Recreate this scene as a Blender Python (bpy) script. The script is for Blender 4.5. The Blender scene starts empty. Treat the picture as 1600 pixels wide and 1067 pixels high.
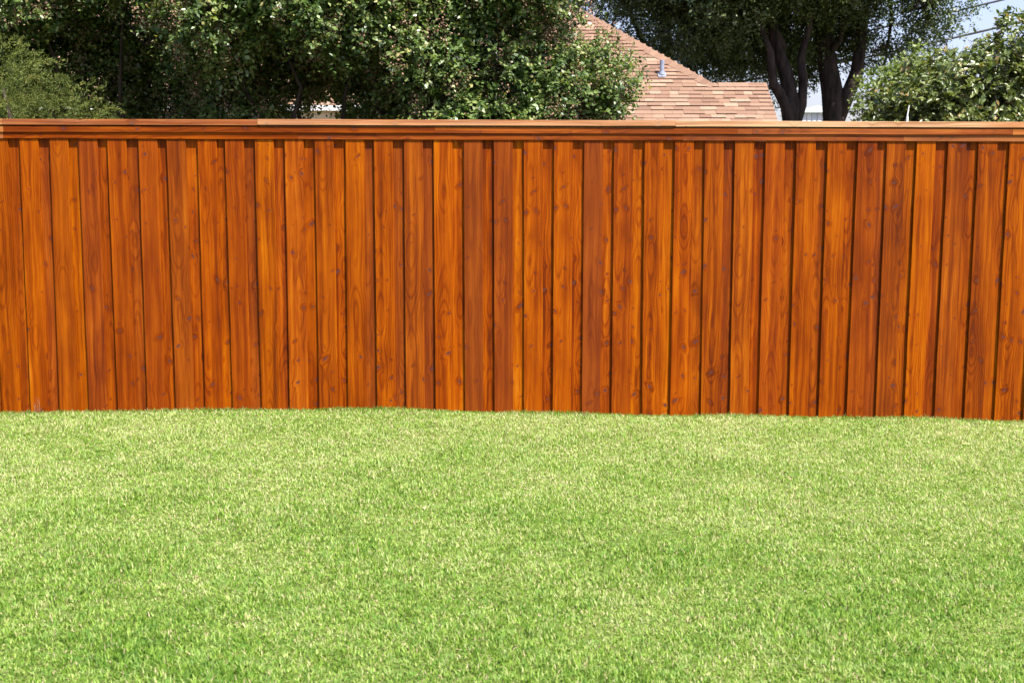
import bpy, math, random
import numpy as np
from mathutils import Vector, Matrix

R = math.radians
random.seed(7)
rng = np.random.default_rng(11)
scn = bpy.context.scene
col = scn.collection

# ------------------------------------------------------------------ camera
cam_d = bpy.data.cameras.new("camera")
cam = bpy.data.objects.new("camera", cam_d)
col.objects.link(cam)
cam_d.sensor_width = 36.0
cam_d.lens = 36.0 * 1900 / 1600
cam_d.clip_start = 0.05
cam_d.clip_end = 3000
cam_d.dof.use_dof = True
cam_d.dof.focus_distance = 8.9
cam_d.dof.aperture_fstop = 5.6
cam.matrix_world = (Matrix.Translation((0, -9.044, 1.69))
                    @ Matrix.Rotation(R(90 - 7.3), 4, 'X') @ Matrix.Rotation(R(0.18), 4, 'Z'))
scn.camera = cam

# ------------------------------------------------------------------ sky, sun, exposure
SUN_EL, SUN_AZ = 59.0, 43.0      # azimuth: degrees to the side of the fence's normal, behind the viewer
sdir = Vector((math.sin(R(SUN_AZ)) * math.cos(R(SUN_EL)),
               -math.cos(R(SUN_AZ)) * math.cos(R(SUN_EL)), math.sin(R(SUN_EL))))
world = bpy.data.worlds.new("World")
scn.world = world
world.use_nodes = True
wn = world.node_tree.nodes
wl = world.node_tree.links
wn.clear()
sky = wn.new("ShaderNodeTexSky")
sky.sky_type = 'NISHITA'
sky.sun_disc = False
sky.sun_elevation = R(SUN_EL)
sky.sun_rotation = math.atan2(sdir.x, sdir.y)
sky.air_density = 1.0
sky.dust_density = 2.2
sky.ozone_density = 3.0
bg = wn.new("ShaderNodeBackground")
bg.inputs[1].default_value = 0.092
wo = wn.new("ShaderNodeOutputWorld")
tint = wn.new("ShaderNodeMix")       # the whole sky a little less cyan
tint.data_type = 'RGBA'
tint.blend_type = 'MULTIPLY'
tint.inputs[0].default_value = 1.0
tint.inputs[7].default_value = (1.13, 0.97, 1.05, 1.0)
wl.new(sky.outputs[0], tint.inputs[6])
wl.new(tint.outputs[2], bg.inputs[0])
wl.new(bg.outputs[0], wo.inputs[0])
sun_d = bpy.data.lights.new("sun", 'SUN')
sun_d.energy = 4.6
sun_d.angle = R(0.53)
sun_d.color = (1.0, 0.955, 0.88)
sun = bpy.data.objects.new("sun", sun_d)
sun.rotation_euler = sdir.to_track_quat('Z', 'Y').to_euler()
sun.location = (12, -12, 25)
col.objects.link(sun)
scn.view_settings.view_transform = 'Standard'
scn.view_settings.look = 'None'
scn.view_settings.gamma = 1.0
scn.view_settings.use_curve_mapping = False
scn.view_settings.exposure = 1.5
scn.cycles.max_bounces = 8
scn.cycles.transparent_max_bounces = 8
scn.cycles.use_denoising = True


# ------------------------------------------------------------------ helpers
def tag(o, label=None, cat=None, group=None, kind=None):
    if label: o["label"] = label
    if cat: o["category"] = cat
    if group: o["group"] = group
    if kind: o["kind"] = kind
    return o


def link(name, me, mat=None, parent=None, loc=None):
    o = bpy.data.objects.new(name, me)
    col.objects.link(o)
    if mat is not None and me is not None and len(me.materials) == 0:
        me.materials.append(mat)
    if parent is not None: o.parent = parent
    if loc is not None: o.location = loc
    return o


def empty(name, loc=(0, 0, 0)):
    o = bpy.data.objects.new(name, None)
    o.location = loc
    o.empty_display_size = 0.2
    col.objects.link(o)
    return o


def np_mesh(name, verts, faces_flat, loop_tot, attrs=None, smooth=False):
    """verts (n,3); faces_flat: flat vertex indices; loop_tot: verts per face; attrs: name -> per-vertex floats"""
    me = bpy.data.meshes.new(name)
    nv, nf = len(verts), len(loop_tot)
    me.vertices.add(nv)
    me.vertices.foreach_set("co", np.ascontiguousarray(verts, np.float32).ravel())
    me.loops.add(len(faces_flat))
    me.loops.foreach_set("vertex_index", np.ascontiguousarray(faces_flat, np.int32))
    me.polygons.add(nf)
    st = np.zeros(nf, np.int32)
    st[1:] = np.cumsum(loop_tot)[:-1]
    me.polygons.foreach_set("loop_start", st)
    me.polygons.foreach_set("loop_total", np.ascontiguousarray(loop_tot, np.int32))
    if smooth:
        me.polygons.foreach_set("use_smooth", np.ones(nf, bool))
    for k, v in (attrs or {}).items():
        a = me.attributes.new(k, 'FLOAT', 'POINT')
        a.data.foreach_set("value", np.ascontiguousarray(v, np.float32))
    me.update(calc_edges=True)
    me.validate()
    return me


class MB:
    """collects faces, builds one mesh"""
    def __init__(s): s.v, s.f, s.t = [], [], []
    def add(s, vs, fs, tone=0.5):
        b = len(s.v)
        s.v += [tuple(v) for v in vs]
        s.t += [tone] * len(vs)
        s.f += [tuple(i + b for i in f) for f in fs]
    def box(s, x0, x1, y0, y1, z0, z1, tone=0.5):
        s.add([(x0, y0, z0), (x1, y0, z0), (x1, y1, z0), (x0, y1, z0), (x0, y0, z1), (x1, y0, z1), (x1, y1, z1), (x0, y1, z1)],
              [(0, 3, 2, 1), (4, 5, 6, 7), (0, 1, 5, 4), (1, 2, 6, 5), (2, 3, 7, 6), (3, 0, 4, 7)], tone)
    def tube(s, pts, rad, n=8, tone=0.5, cap=True, wob=0.0):
        pts = [Vector(p) for p in pts]
        b = len(s.v)
        prev = None
        for i, p in enumerate(pts):
            t = (pts[min(i + 1, len(pts) - 1)] - pts[max(i - 1, 0)]).normalized()
            a = prev if prev is not None else (Vector((1, 0, 0)) if abs(t.x) < .8 else Vector((0, 1, 0)))
            a = (a - t * a.dot(t)).normalized()
            prev = a
            c = t.cross(a)
            for k in range(n):
                an = 2 * math.pi * k / n
                r = rad[i] * (1 + wob * math.sin(3 * an + i * 1.3 + b) + wob * random.uniform(-.6, .6))
                s.v.append(tuple(p + a * (r * math.cos(an)) + c * (r * math.sin(an))))
                s.t.append(tone)
        for i in range(len(pts) - 1):
            for k in range(n):
                k2 = (k + 1) % n
                s.f.append((b + i * n + k, b + i * n + k2, b + (i + 1) * n + k2, b + (i + 1) * n + k))
        if cap:
            s.f.append(tuple(b + k for k in reversed(range(n))))
            e = b + (len(pts) - 1) * n
            s.f.append(tuple(e + k for k in range(n)))
    def mesh(s, name, smooth=False):
        me = bpy.data.meshes.new(name)
        me.from_pydata(s.v, [], s.f)
        a = me.attributes.new("tone", 'FLOAT', 'POINT')
        a.data.foreach_set("value", np.array(s.t, np.float32))
        if smooth:
            me.polygons.foreach_set("use_smooth", np.ones(len(me.polygons), bool))
        me.update()
        return me
    def build(s, name, mat, parent=None, smooth=False):
        return link(name, s.mesh(name, smooth), mat, parent)


# ------------------------------------------------------------------ node helpers
class NT:
    def __init__(s, name):
        s.m = bpy.data.materials.new(name)
        s.m.use_nodes = True
        s.t = s.m.node_tree
        s.t.nodes.clear()
        s.out = s.t.nodes.new("ShaderNodeOutputMaterial")
    def n(s, typ, **kw):
        nd = s.t.nodes.new("ShaderNode" + typ)
        for k, v in kw.items(): setattr(nd, k, v)
        return nd
    def put(s, sock, val):
        if isinstance(val, bpy.types.NodeSocket): s.t.links.new(val, sock)
        elif val is not None: sock.default_value = val
    def math(s, op, a, b=None, c=None, clamp=False):
        nd = s.n("Math", operation=op, use_clamp=clamp)
        for i, v in enumerate((a, b, c)):
            if v is not None: s.put(nd.inputs[i], v)
        return nd.outputs[0]
    def ramp01(s, x, lo, hi, to0=0.0, to1=1.0):
        nd = s.n("MapRange", interpolation_type='SMOOTHSTEP')
        for i, v in enumerate((x, lo, hi, to0, to1)): s.put(nd.inputs[i], v)
        return nd.outputs[0]
    def comb(s, x, y, z):
        nd = s.n("CombineXYZ")
        for i, v in enumerate((x, y, z)): s.put(nd.inputs[i], v)
        return nd.outputs[0]
    def noise(s, vec, scale, detail=3.0, rough=0.55, dist=0.0):
        nd = s.n("TexNoise")
        s.put(nd.inputs["Vector"], vec)
        s.put(nd.inputs["Scale"], scale); s.put(nd.inputs["Detail"], detail)
        s.put(nd.inputs["Roughness"], rough); s.put(nd.inputs["Distortion"], dist)
        return nd.outputs[0]
    def mix(s, fac, a, b, mode='MIX'):
        nd = s.n("Mix", data_type='RGBA', blend_type=mode)
        s.put(nd.inputs[0], fac); s.put(nd.inputs[6], a); s.put(nd.inputs[7], b)
        return nd.outputs[2]
    def attr(s, name, typ='GEOMETRY'):
        return s.n("Attribute", attribute_name=name, attribute_type=typ).outputs["Fac"]
    def bsdf(s, color, rough=0.6, spec=0.3, normal=None):
        nd = s.n("BsdfPrincipled")
        s.put(nd.inputs["Base Color"], color)
        s.put(nd.inputs["Roughness"], rough)
        s.put(nd.inputs["Specular IOR Level"], spec)
        if normal is not None: s.put(nd.inputs["Normal"], normal)
        return nd
    def bump(s, h, strength=0.3, dist=0.01):
        nd = s.n("Bump")
        s.put(nd.inputs["Strength"], strength); s.put(nd.inputs["Distance"], dist); s.put(nd.inputs["Height"], h)
        return nd.outputs[0]
    def done(s, shader):
        s.t.links.new(shader.outputs[0] if hasattr(shader, "outputs") else shader, s.out.inputs[0])
        return s.m


def rgb(r, g, b): return (r, g, b, 1.0)


def mat_cedar(name, along='Z'):
    """stained cedar: streaks, cathedral grain, knots; object properties seed, tone, red, bleach vary it board by board"""
    t = NT(name)
    tc = t.n("TexCoord")
    sep = t.n("SeparateXYZ")
    t.put(sep.inputs[0], tc.outputs["Object"])
    if along == 'Z': x, z, y = sep.outputs[0], sep.outputs[2], sep.outputs[1]
    else: x, z, y = sep.outputs[2], sep.outputs[0], sep.outputs[1]
    seed, tone = t.attr("seed", 'OBJECT'), t.attr("tone", 'OBJECT')
    red, bleach = t.attr("red", 'OBJECT'), t.attr("bleach", 'OBJECT')
    plain = t.attr("plain", 'OBJECT')
    so = t.math('MULTIPLY', seed, 53.7)
    zz = t.math('ADD', z, so)
    # knots
    s1, s2 = 13.0, 5.2
    vo = t.n("TexVoronoi", voronoi_dimensions='2D', feature='F1')
    vx = t.math('MULTIPLY', x, s1); vz = t.math('MULTIPLY', zz, s2)
    t.put(vo.inputs["Vector"], t.comb(t.math('ADD', vx, so), vz, 0.0))
    t.put(vo.inputs["Scale"], 1.0)
    ps = t.n("SeparateXYZ"); t.put(ps.inputs[0], vo.outputs["Position"])
    pc = t.n("SeparateColor"); t.put(pc.inputs[0], vo.outputs["Color"])
    kdx = t.math('DIVIDE', t.math('SUBTRACT', t.math('ADD', vx, so), ps.outputs[0]), s1)
    kdz = t.math('DIVIDE', t.math('SUBTRACT', vz, ps.outputs[1]), s2)
    wob = t.math('MULTIPLY', t.math('SUBTRACT', t.noise(t.comb(x, 0.0, zz), 70.0, 2.0), 0.5), 0.010)
    # each knot squashed and turned its own way
    kdz = t.math('ADD', kdz, t.math('MULTIPLY', kdx, t.math('MULTIPLY', t.math('SUBTRACT', pc.outputs[2], 0.5), 1.4)))
    kdx2 = t.math('MULTIPLY', kdx, t.math('ADD', 0.55, t.math('MULTIPLY', pc.outputs[2], 0.6)))
    kd = t.math('ADD', t.math('SQRT', t.math('ADD', t.math('MULTIPLY', kdx2, kdx2), t.math('MULTIPLY', kdz, kdz))), wob)
    keep = t.math('GREATER_THAN', pc.outputs[0], t.math('ADD', t.math('ADD', 0.28, t.math('MULTIPLY', t.math('FRACT', t.math('MULTIPLY', seed, 91.7)), 0.42)), t.math('MULTIPLY', plain, 0.25)))
    rad = t.math('MULTIPLY', keep, t.math('ADD', 0.0030, t.math('MULTIPLY', t.math('POWER', pc.outputs[1], 1.8), 0.0115)))
    knot = t.math('MULTIPLY', keep, t.ramp01(kd, t.math('MULTIPLY', rad, 1.25), t.math('MULTIPLY', rad, 0.55)))
    halo = t.math('MULTIPLY', keep, t.ramp01(kd, t.math('MULTIPLY', rad, 4.5), t.math('MULTIPLY', rad, 0.9)))
    # grain swings round the knots
    low = t.noise(t.comb(t.math('MULTIPLY', x, 3.0), so, t.math('MULTIPLY', zz, 0.9)), 1.6, 2.0)
    u = t.math('ADD', x, t.math('MULTIPLY', t.math('SUBTRACT', low, 0.5), 0.05))
    u = t.math('ADD', u, t.math('MULTIPLY', halo, t.math('MULTIPLY', kdx, -0.8)))
    fine = t.noise(t.comb(t.math('MULTIPLY', u, 150.0), so, t.math('MULTIPLY', zz, 2.2)), 1.0, 4.0, 0.6)
    broad = t.noise(t.comb(t.math('MULTIPLY', u, 34.0), so, t.math('MULTIPLY', zz, 0.75)), 1.0, 3.0, 0.55)
    blot = t.noise(t.comb(t.math('MULTIPLY', x, 8.0), so, t.math('MULTIPLY', zz, 2.0)), 1.0, 3.0, 0.6)
    # cathedral rings: distance from a pith that drifts behind the face
    pith = t.math('ADD', 0.012, t.math('MULTIPLY', t.noise(t.comb(so, 0.0, t.math('MULTIPLY', zz, 0.9)), 1.3, 2.0), 0.13))
    ux = t.math('ADD', u, t.math('MULTIPLY', t.math('SUBTRACT', t.math('FRACT', t.math('MULTIPLY', seed, 7.31)), 0.5), 0.09))
    rr = t.math('SQRT', t.math('ADD', t.math('MULTIPLY', ux, ux), t.math('MULTIPLY', pith, pith)))
    rr = t.math('ADD', rr, t.math('MULTIPLY', halo, 0.010))
    ring = t.math('ABSOLUTE', t.math('SUBTRACT', t.math('FRACT', t.math('MULTIPLY', rr, 105.0)), 0.5))
    ring = t.ramp01(ring, 0.22, 0.5)
    ring = t.math('MULTIPLY', ring, t.ramp01(low, 0.40, 0.62))
    # value
    v = t.math('ADD', t.math('MULTIPLY', t.math('SUBTRACT', fine, 0.5), 0.55), t.math('MULTIPLY', t.math('SUBTRACT', broad, 0.5), 1.2))
    v = t.math('ADD', v, t.math('MULTIPLY', t.math('SUBTRACT', blot, 0.5), 0.75))
    v = t.math('SUBTRACT', v, t.math('MULTIPLY', ring, 0.22))
    v = t.math('SUBTRACT', v, t.math('MULTIPLY', halo, 0.12))
    v = t.math('ADD', t.math('MULTIPLY', v, t.math('SUBTRACT', 1.0, t.math('MULTIPLY', plain, 0.55))), t.math('ADD', t.math('MULTIPLY', tone, 0.8), 0.43), clamp=True)
    cr = t.n("ValToRGB")
    e = cr.color_ramp.elements
    e[0].position = 0.0; e[0].color = rgb(0.080, 0.013, 0.0020)
    e[1].position = 1.0; e[1].color = rgb(0.42, 0.155, 0.020)
    for pos, c in ((0.3, (0.160, 0.027, 0.0010)), (0.55, (0.255, 0.053, 0.0014)), (0.78, (0.340, 0.090, 0.0030))):
        el = e.new(pos); el.color = rgb(*c)
    t.put(cr.inputs[0], v)
    hs = t.n("HueSaturation")
    t.put(hs.inputs["Hue"], t.math('ADD', 0.4985, t.math('MULTIPLY', t.math('FRACT', t.math('MULTIPLY', seed, 13.7)), 0.004)))
    t.put(hs.inputs["Saturation"], t.math('ADD', 1.0, t.math('MULTIPLY', t.math('FRACT', t.math('MULTIPLY', seed, 29.3)), 0.02)))
    t.put(hs.inputs["Color"], cr.outputs[0])
    c = hs.outputs[0]
    c = t.mix(t.math('MULTIPLY', red, 0.75), c, t.mix(v, rgb(0.085, 0.016, 0.0045), rgb(0.215, 0.056, 0.014)))
    c = t.mix(t.math('MULTIPLY', knot, 0.92), c, rgb(0.080, 0.027, 0.021))
    # wash-out of the stain where weather reaches it
    bl = t.math('MULTIPLY', bleach, t.ramp01(t.noise(t.comb(x, so, t.math('MULTIPLY', zz, 0.35)), 2.0, 3.0), 0.12, 0.55))
    c = t.mix(bl, c, t.mix(t.ramp01(t.math('ADD', t.math('MULTIPLY', broad, 0.6), t.math('MULTIPLY', fine, 0.4)), 0.32, 0.62), rgb(0.24, 0.110, 0.045), rgb(0.50, 0.34, 0.20)))
    h = t.math('SUBTRACT', t.math('ADD', t.math('MULTIPLY', fine, 0.6), t.math('MULTIPLY', broad, 0.4)), t.math('MULTIPLY', knot, 0.25))
    b = t.bsdf(c, t.math('ADD', 0.46, t.math('MULTIPLY', fine, 0.2)), 0.07, t.bump(h, 0.4, 0.0025))
    return t.done(b)


def mat_leaf(name, dark, mid, light, warm=None, transl=0.3, rough=0.45, spec=0.4):
    t = NT(name)
    tone = t.attr("tone")
    cr = t.n("ValToRGB")
    e = cr.color_ramp.elements
    e[0].position = 0.05; e[0].color = rgb(*dark)
    e[1].position = 0.93; e[1].color = rgb(*light)
    m = e.new(0.5); m.color = rgb(*mid)
    if warm:
        m2 = e.new(0.965); m2.color = rgb(*warm)
    t.put(cr.inputs[0], tone)
    geo = t.n("NewGeometry")
    big = t.noise(geo.outputs["Position"], 0.9, 3.0)
    c = t.mix(1.0, cr.outputs[0], t.mix(big, rgb(.78, .84, .8), rgb(1.2, 1.14, 1.0)), 'MULTIPLY')
    b = t.bsdf(c, rough, spec)
    tr = t.n("BsdfTranslucent")
    t.put(tr.inputs[0], t.mix(1.0, c, rgb(1.15, 1.2, 0.45), 'MULTIPLY'))
    ms = t.n("MixShader")
    ms.inputs[0].default_value = transl
    t.t.links.new(b.outputs[0], ms.inputs[1]); t.t.links.new(tr.outputs[0], ms.inputs[2])
    return t.done(ms)


def mat_simple(name, c1, c2, scale=8.0, rough=0.7, spec=0.25, stretch=(1, 1, 1), bumpd=0.0, usetone=False):
    t = NT(name)
    tc = t.n("TexCoord")
    mp = t.n("Mapping")
    t.put(mp.inputs[0], tc.outputs["Object"])
    mp.inputs["Scale"].default_value = stretch
    n = t.noise(mp.outputs[0], scale, 5.0, 0.6)
    f = t.ramp01(n, 0.3, 0.7)
    c = t.mix(f, rgb(*c1), rgb(*c2))
    if usetone:
        k = t.math('ADD', 0.55, t.math('MULTIPLY', t.attr("tone"), 0.9))
        c = t.mix(1.0, c, t.comb(k, k, k), 'MULTIPLY')
    b = t.bsdf(c, rough, spec, t.bump(n, 0.6, bumpd) if bumpd else None)
    return t.done(b)


M = {}
M['cedar'] = mat_cedar("cedar_upright", 'Z')
M['cedar_x'] = mat_cedar("cedar_lengthwise", 'X')
M['myrtle'] = mat_leaf("myrtle_leaf", (.026, .062, .018), (.100, .165, .042), (.240, .300, .105), (.33, .31, .12), 0.34, 0.36, 0.45)
M['oak'] = mat_leaf("oak_leaf", (.018, .038, .010), (.050, .080, .024), (.110, .145, .048), None, 0.22, 0.45, 0.4)
M['broad'] = mat_leaf("broad_leaf", (.045, .074, .018), (.108, .145, .040), (.205, .230, .080), (.27, .19, .075), 0.28, 0.33, 0.5)
M['juniper'] = mat_leaf("juniper_needle", (.036, .064, .015), (.100, .132, .032), (.20, .225, .055), (.23, .19, .06), 0.25, 0.6, 0.25)
M['hedge'] = mat_leaf("hedge_leaf", (.060, .105, .020), (.130, .185, .044), (.215, .265, .075), None, 0.3, 0.45, 0.4)
M['seed'] = mat_simple("dry_seed_head", (.15, .085, .055), (.29, .19, .125), 30, 0.8, 0.1, usetone=True)
M['bark'] = mat_simple("oak_bark", (.018, .014, .013), (.055, .042, .038), 9, 0.9, 0.1, (1, 1, .25), 0.03)
M['bark2'] = mat_simple("smooth_bark", (.028, .021, .017), (.065, .048, .036), 12, 0.8, 0.15, (1, 1, .3), 0.004)
M['soil'] = mat_simple("thatch_soil", (.085, .115, .028), (.15, .175, .055), 40, 0.95, 0.05, bumpd=0.01)
M['yard'] = mat_simple("yard_soil", (.09, .085, .045), (.16, .14, .08), 3, 0.95, 0.05)
M['pipe'] = mat_simple("grey_pipe", (.16, .18, .24), (.22, .25, .31), 14, 0.45, 0.4)
M['whitepaint'] = mat_simple("white_paint", (.68, .70, .72), (.80, .80, .80), 5, 0.5, 0.35, (1, 1, .2))
M['fascia'] = mat_simple("tan_fascia", (.42, .32, .19), (.52, .40, .25), 3, 0.6, 0.3, (.3, 1, 1))
M['brick'] = mat_simple("brown_brick", (.10, .055, .04), (.22, .12, .085), 12, 0.85, 0.1, (1, 1, 3), 0.01)
M['gutter'] = mat_simple("grey_gutter", (.55, .56, .57), (.68, .68, .68), 4, 0.45, 0.4)
M['wire'] = mat_simple("black_cable", (.02, .02, .022), (.035, .035, .035), 5, 0.6, 0.2)
M['metal'] = mat_simple("pale_metal_siding", (.60, .66, .74), (.76, .79, .82), 3, 0.5, 0.4, (1, 1, .1))
M['felt'] = mat_simple("roof_felt", (.10, .065, .045), (.15, .10, .075), 6, 0.95, 0.05)


def mat_shingle():
    t = NT("asphalt_shingle")
    tc = t.n("TexCoord")
    geo = t.n("NewGeometry")
    tone = t.attr("tone")
    g = t.noise(geo.outputs["Position"], 90.0, 3.0, 0.7)
    p = t.noise(geo.outputs["Position"], 2.2, 3.0)
    cr = t.n("ValToRGB")
    e = cr.color_ramp.elements
    e[0].position = 0.0; e[0].color = rgb(.075, .042, .032)
    e[1].position = 1.0; e[1].color = rgb(.285, .198, .140)
    m = e.new(0.12); m.color = rgb(.165, .100, .068)
    m = e.new(0.45); m.color = rgb(.195, .122, .083)
    m = e.new(0.75); m.color = rgb(.235, .153, .106)
    v = t.math('ADD', tone, t.math('MULTIPLY', t.math('SUBTRACT', g, 0.5), 0.5))
    v = t.math('ADD', v, t.math('MULTIPLY', t.math('SUBTRACT', p, 0.5), 0.35))
    v = t.math('MULTIPLY', t.math('MAXIMUM', v, 0.1), t.math('GREATER_THAN', tone, -0.2), clamp=True)
    t.put(cr.inputs[0], v)
    return t.done(t.bsdf(cr.outputs[0], 0.9, 0.12, t.bump(g, 0.5, 0.004)))


def mat_grass():
    t = NT("turf_blade")
    tone, h = t.attr("tone"), t.attr("h")
    geo = t.n("NewGeometry")
    P = geo.outputs["Position"]
    big = t.noise(P, 0.9, 4.0, 0.62)
    mid = t.noise(P, 5.5, 3.0, 0.6)
    clump = t.noise(P, 26.0, 2.0, 0.6)
    cr = t.n("ValToRGB")
    e = cr.color_ramp.elements
    e[0].position = 0.0; e[0].color = rgb(.075, .175, .018)
    e[1].position = 1.0; e[1].color = rgb(.49, .48, .26)
    for pos, c in ((0.25, (.140, .265, .026)), (0.5, (.230, .360, .046)), (0.72, (.330, .425, .108)), (0.86, (.405, .460, .175))):
        el = e.new(pos); el.color = rgb(*c)
    v = t.math('ADD', t.math('MULTIPLY', tone, 0.95), t.math('MULTIPLY', t.math('SUBTRACT', big, 0.5), 1.15))
    v = t.math('ADD', v, t.math('MULTIPLY', t.math('SUBTRACT', mid, 0.5), 0.75))
    v = t.math('ADD', v, t.math('MULTIPLY', t.math('SUBTRACT', clump, 0.5), 0.55))
    sp = t.n("SeparateXYZ"); t.put(sp.inputs[0], P)
    dry = t.ramp01(sp.outputs[1], -5.0, -1.2, 0.0, 1.0)      # turf is drier towards the fence
    v = t.math('ADD', v, t.math('ADD', -0.08, t.math('MULTIPLY', dry, 0.28)), clamp=True)
    t.put(cr.inputs[0], v)
    t.put(cr.inputs[0], v)
    cool = t.ramp01(t.noise(P, 11.0, 2.0), 0.45, 0.68)
    hue = t.mix(t.math('MULTIPLY', cool, 0.35), cr.outputs[0], rgb(.20, .37, .095))
    # straw coloured stems and dead blades
    thatch = t.ramp01(t.noise(P, 6.0, 3.0, 0.65), 0.58, 0.74, 0.0, 0.28)    # worn spots hold more dead blades
    pick = t.math('FRACT', t.math('MULTIPLY', tone, 17.3))
    c = t.mix(t.math('GREATER_THAN', pick, t.math('SUBTRACT', 0.955, thatch)), hue, t.mix(clump, rgb(.45, .34, .18), rgb(.58, .52, .33)))
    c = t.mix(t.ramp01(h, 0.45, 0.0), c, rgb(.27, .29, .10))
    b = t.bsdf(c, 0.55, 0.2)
    tr = t.n("BsdfTranslucent")
    t.put(tr.inputs[0], t.mix(1.0, c, rgb(1.05, 1.15, 0.6), 'MULTIPLY'))
    ms = t.n("MixShader"); ms.inputs[0].default_value = 0.42
    t.t.links.new(b.outputs[0], ms.inputs[1]); t.t.links.new(tr.outputs[0], ms.inputs[2])
    return t.done(ms)


M['shingle'] = mat_shingle()
M['grass'] = mat_grass()

# ------------------------------------------------------------------ ground
LX = np.array([-30, -8, -3.87, -3.14, -2.4, -1.69, -.965, -.48, 0, .485, .97, 1.69, 2.18, 2.9, 3.39, 3.87, 8, 30])
LZ = np.array([-.05, -.05, -.012, .005, .016, .025, .032, .021, .008, -.004, -.01, -.015, -.019, -.025, -.038, -.054, -.09, -.09]) - .020


def lawn_z(x, y):
    x = np.asarray(x, float); y = np.asarray(y, float)
    zf = sum(np.interp(x + d, LX, LZ) for d in (-.15, 0, .15)) / 3
    w = np.exp(np.minimum(y, 0) / 1.8)
    und = .012 * np.sin(x * 1.7 + 1.1) * np.sin(y * 1.3 + .4) + .006 * np.sin(x * 4.1 + y * 2.3)
    return (zf + .020) * w - .020 + und * (1 - w)


gx = np.concatenate([[-600, -200, -60, -25], np.linspace(-12, 12, 97), [25, 60, 200, 600]])
gy = np.concatenate([[-600, -200, -60, -25], np.linspace(-12, 0.06, 49)])
X, Y = np.meshgrid(gx, gy)
V = np.stack([X, Y, lawn_z(X, Y)], -1).reshape(-1, 3)
nx, ny = len(gx), len(gy)
ii = (np.arange(ny - 1)[:, None] * nx + np.arange(nx - 1)[None]).ravel()
F = np.stack([ii, ii + 1, ii + nx + 1, ii + nx], -1)
lawn = link("lawn", np_mesh("lawn", V, F.ravel(), np.full(len(F), 4), smooth=True), M['soil'])
tag(lawn, "thatchy soil under the mown turf in front of the fence", None, kind="structure")
mb = MB()
mb.add([(-900, .065, -.12), (900, .065, -.12), (900, 1500, -.12), (-900, 1500, -.12)], [(0, 1, 2, 3)])
g = mb.build("ground", M['yard'])
tag(g, "bare ground of the neighbouring plots behind the fence", None, kind="structure")


def make_grass():
    def strip(n, y0, y1, extra):
        y = rng.uniform(y0, y1, n)
        half = (y + 9.044) * (800 / 1900) * 1.03 + extra
        x = rng.uniform(-1, 1, n) * half
        return x, y
    xs, ys = [], []
    edges = np.linspace(-5.6, -0.015, 13)
    for a, b in zip(edges[:-1], edges[1:]):
        mid = (a + b) / 2 + 9.044
        dens = 16500 * (5.2 / mid) ** 0.75
        area = (b - a) * 2 * (mid * (800 / 1900) * 1.03 + .45)
        x, y = strip(int(dens * area), a, b, .45)
        xs.append(x); ys.append(y)
    # an untrimmed fringe along the foot of the boards
    n = 9000
    xs.append(rng.uniform(-4.6, 4.6, n)); ys.append(-0.012 - np.abs(rng.normal(0, .03, n)))
    # thinner turf to the sides
    n = 250000
    x = rng.uniform(-6.6, 6.6, n); y = rng.uniform(-6.6, -.015, n)
    k = np.abs(x) > (y + 9.044) * (800 / 1900) * 1.03 + .42
    k |= y < -5.55
    nin = sum(len(q) for q in xs)
    xs.append(x[k]); ys.append(y[k])
    x = np.concatenate(xs); y = np.concatenate(ys)
    n = len(x)
    broad = np.where(np.arange(n) < nin, 1.0, 1.75)      # fewer, broader blades beyond the tended middle
    z = lawn_z(x, y)
    # tufts: lean direction and height vary in patches
    ph = np.sin(x * 5.1 + 2 * np.sin(y * 3.7)) + np.sin(y * 6.3 + 1.7 * np.sin(x * 4.3))
    cl = np.sin(x * 31 + 3 * np.sin(y * 17)) * np.sin(y * 27 + 2 * np.sin(x * 23))
    L = (.024 + .012 * rng.random(n) + .005 * ph + .006 * cl) * np.where(rng.random(n) < .05, 1.3, 1.0)
    tuft = np.clip(np.sin(x * 13 + 2 * np.sin(x * 5.3)) + .3, 0, 1)
    L = np.where(y > -.06, L * (1.0 + .3 * tuft * rng.random(n)), L)      # the mower misses the foot of the boards
    az = rng.uniform(0, 2 * np.pi, n)
    lean = np.clip(np.abs(rng.normal(.85, .38, n)), .05, 1.45) 
    wid = rng.uniform(.0013, .0029, n) * (.75 + .05 * (y + 9.044)) * broad
    dx, dy = np.cos(az), np.sin(az)
    dy = np.where(y > -.06, -np.abs(dy), dy)
    px, py = -dy, dx
    base = np.stack([x, y, z - .004], -1)
    side = np.stack([px, py, np.zeros(n)], -1) * wid[:, None]
    m_ = base + np.stack([dx * L * .5 * np.sin(lean * .6), dy * L * .5 * np.sin(lean * .6), L * .55 * np.cos(lean * .6)], -1)
    tip = m_ + np.stack([dx * L * .55 * np.sin(lean * 1.25), dy * L * .55 * np.sin(lean * 1.25), L * .5 * np.cos(lean * 1.25)], -1)
    V = np.stack([base, m_ + side * 1.15, tip, m_ - side * 1.15], 1).reshape(-1, 3)
    tone = np.repeat(rng.random(n), 4)
    h = np.tile([0, .5, 1.0, .5], n)
    return np_mesh("grass", V, np.arange(n * 4), np.full(n, 4), {"tone": tone, "h": h})


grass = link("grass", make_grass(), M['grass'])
tag(grass, "short pale green mown lawn grass running up to the fence", "grass", kind="stuff")

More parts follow.
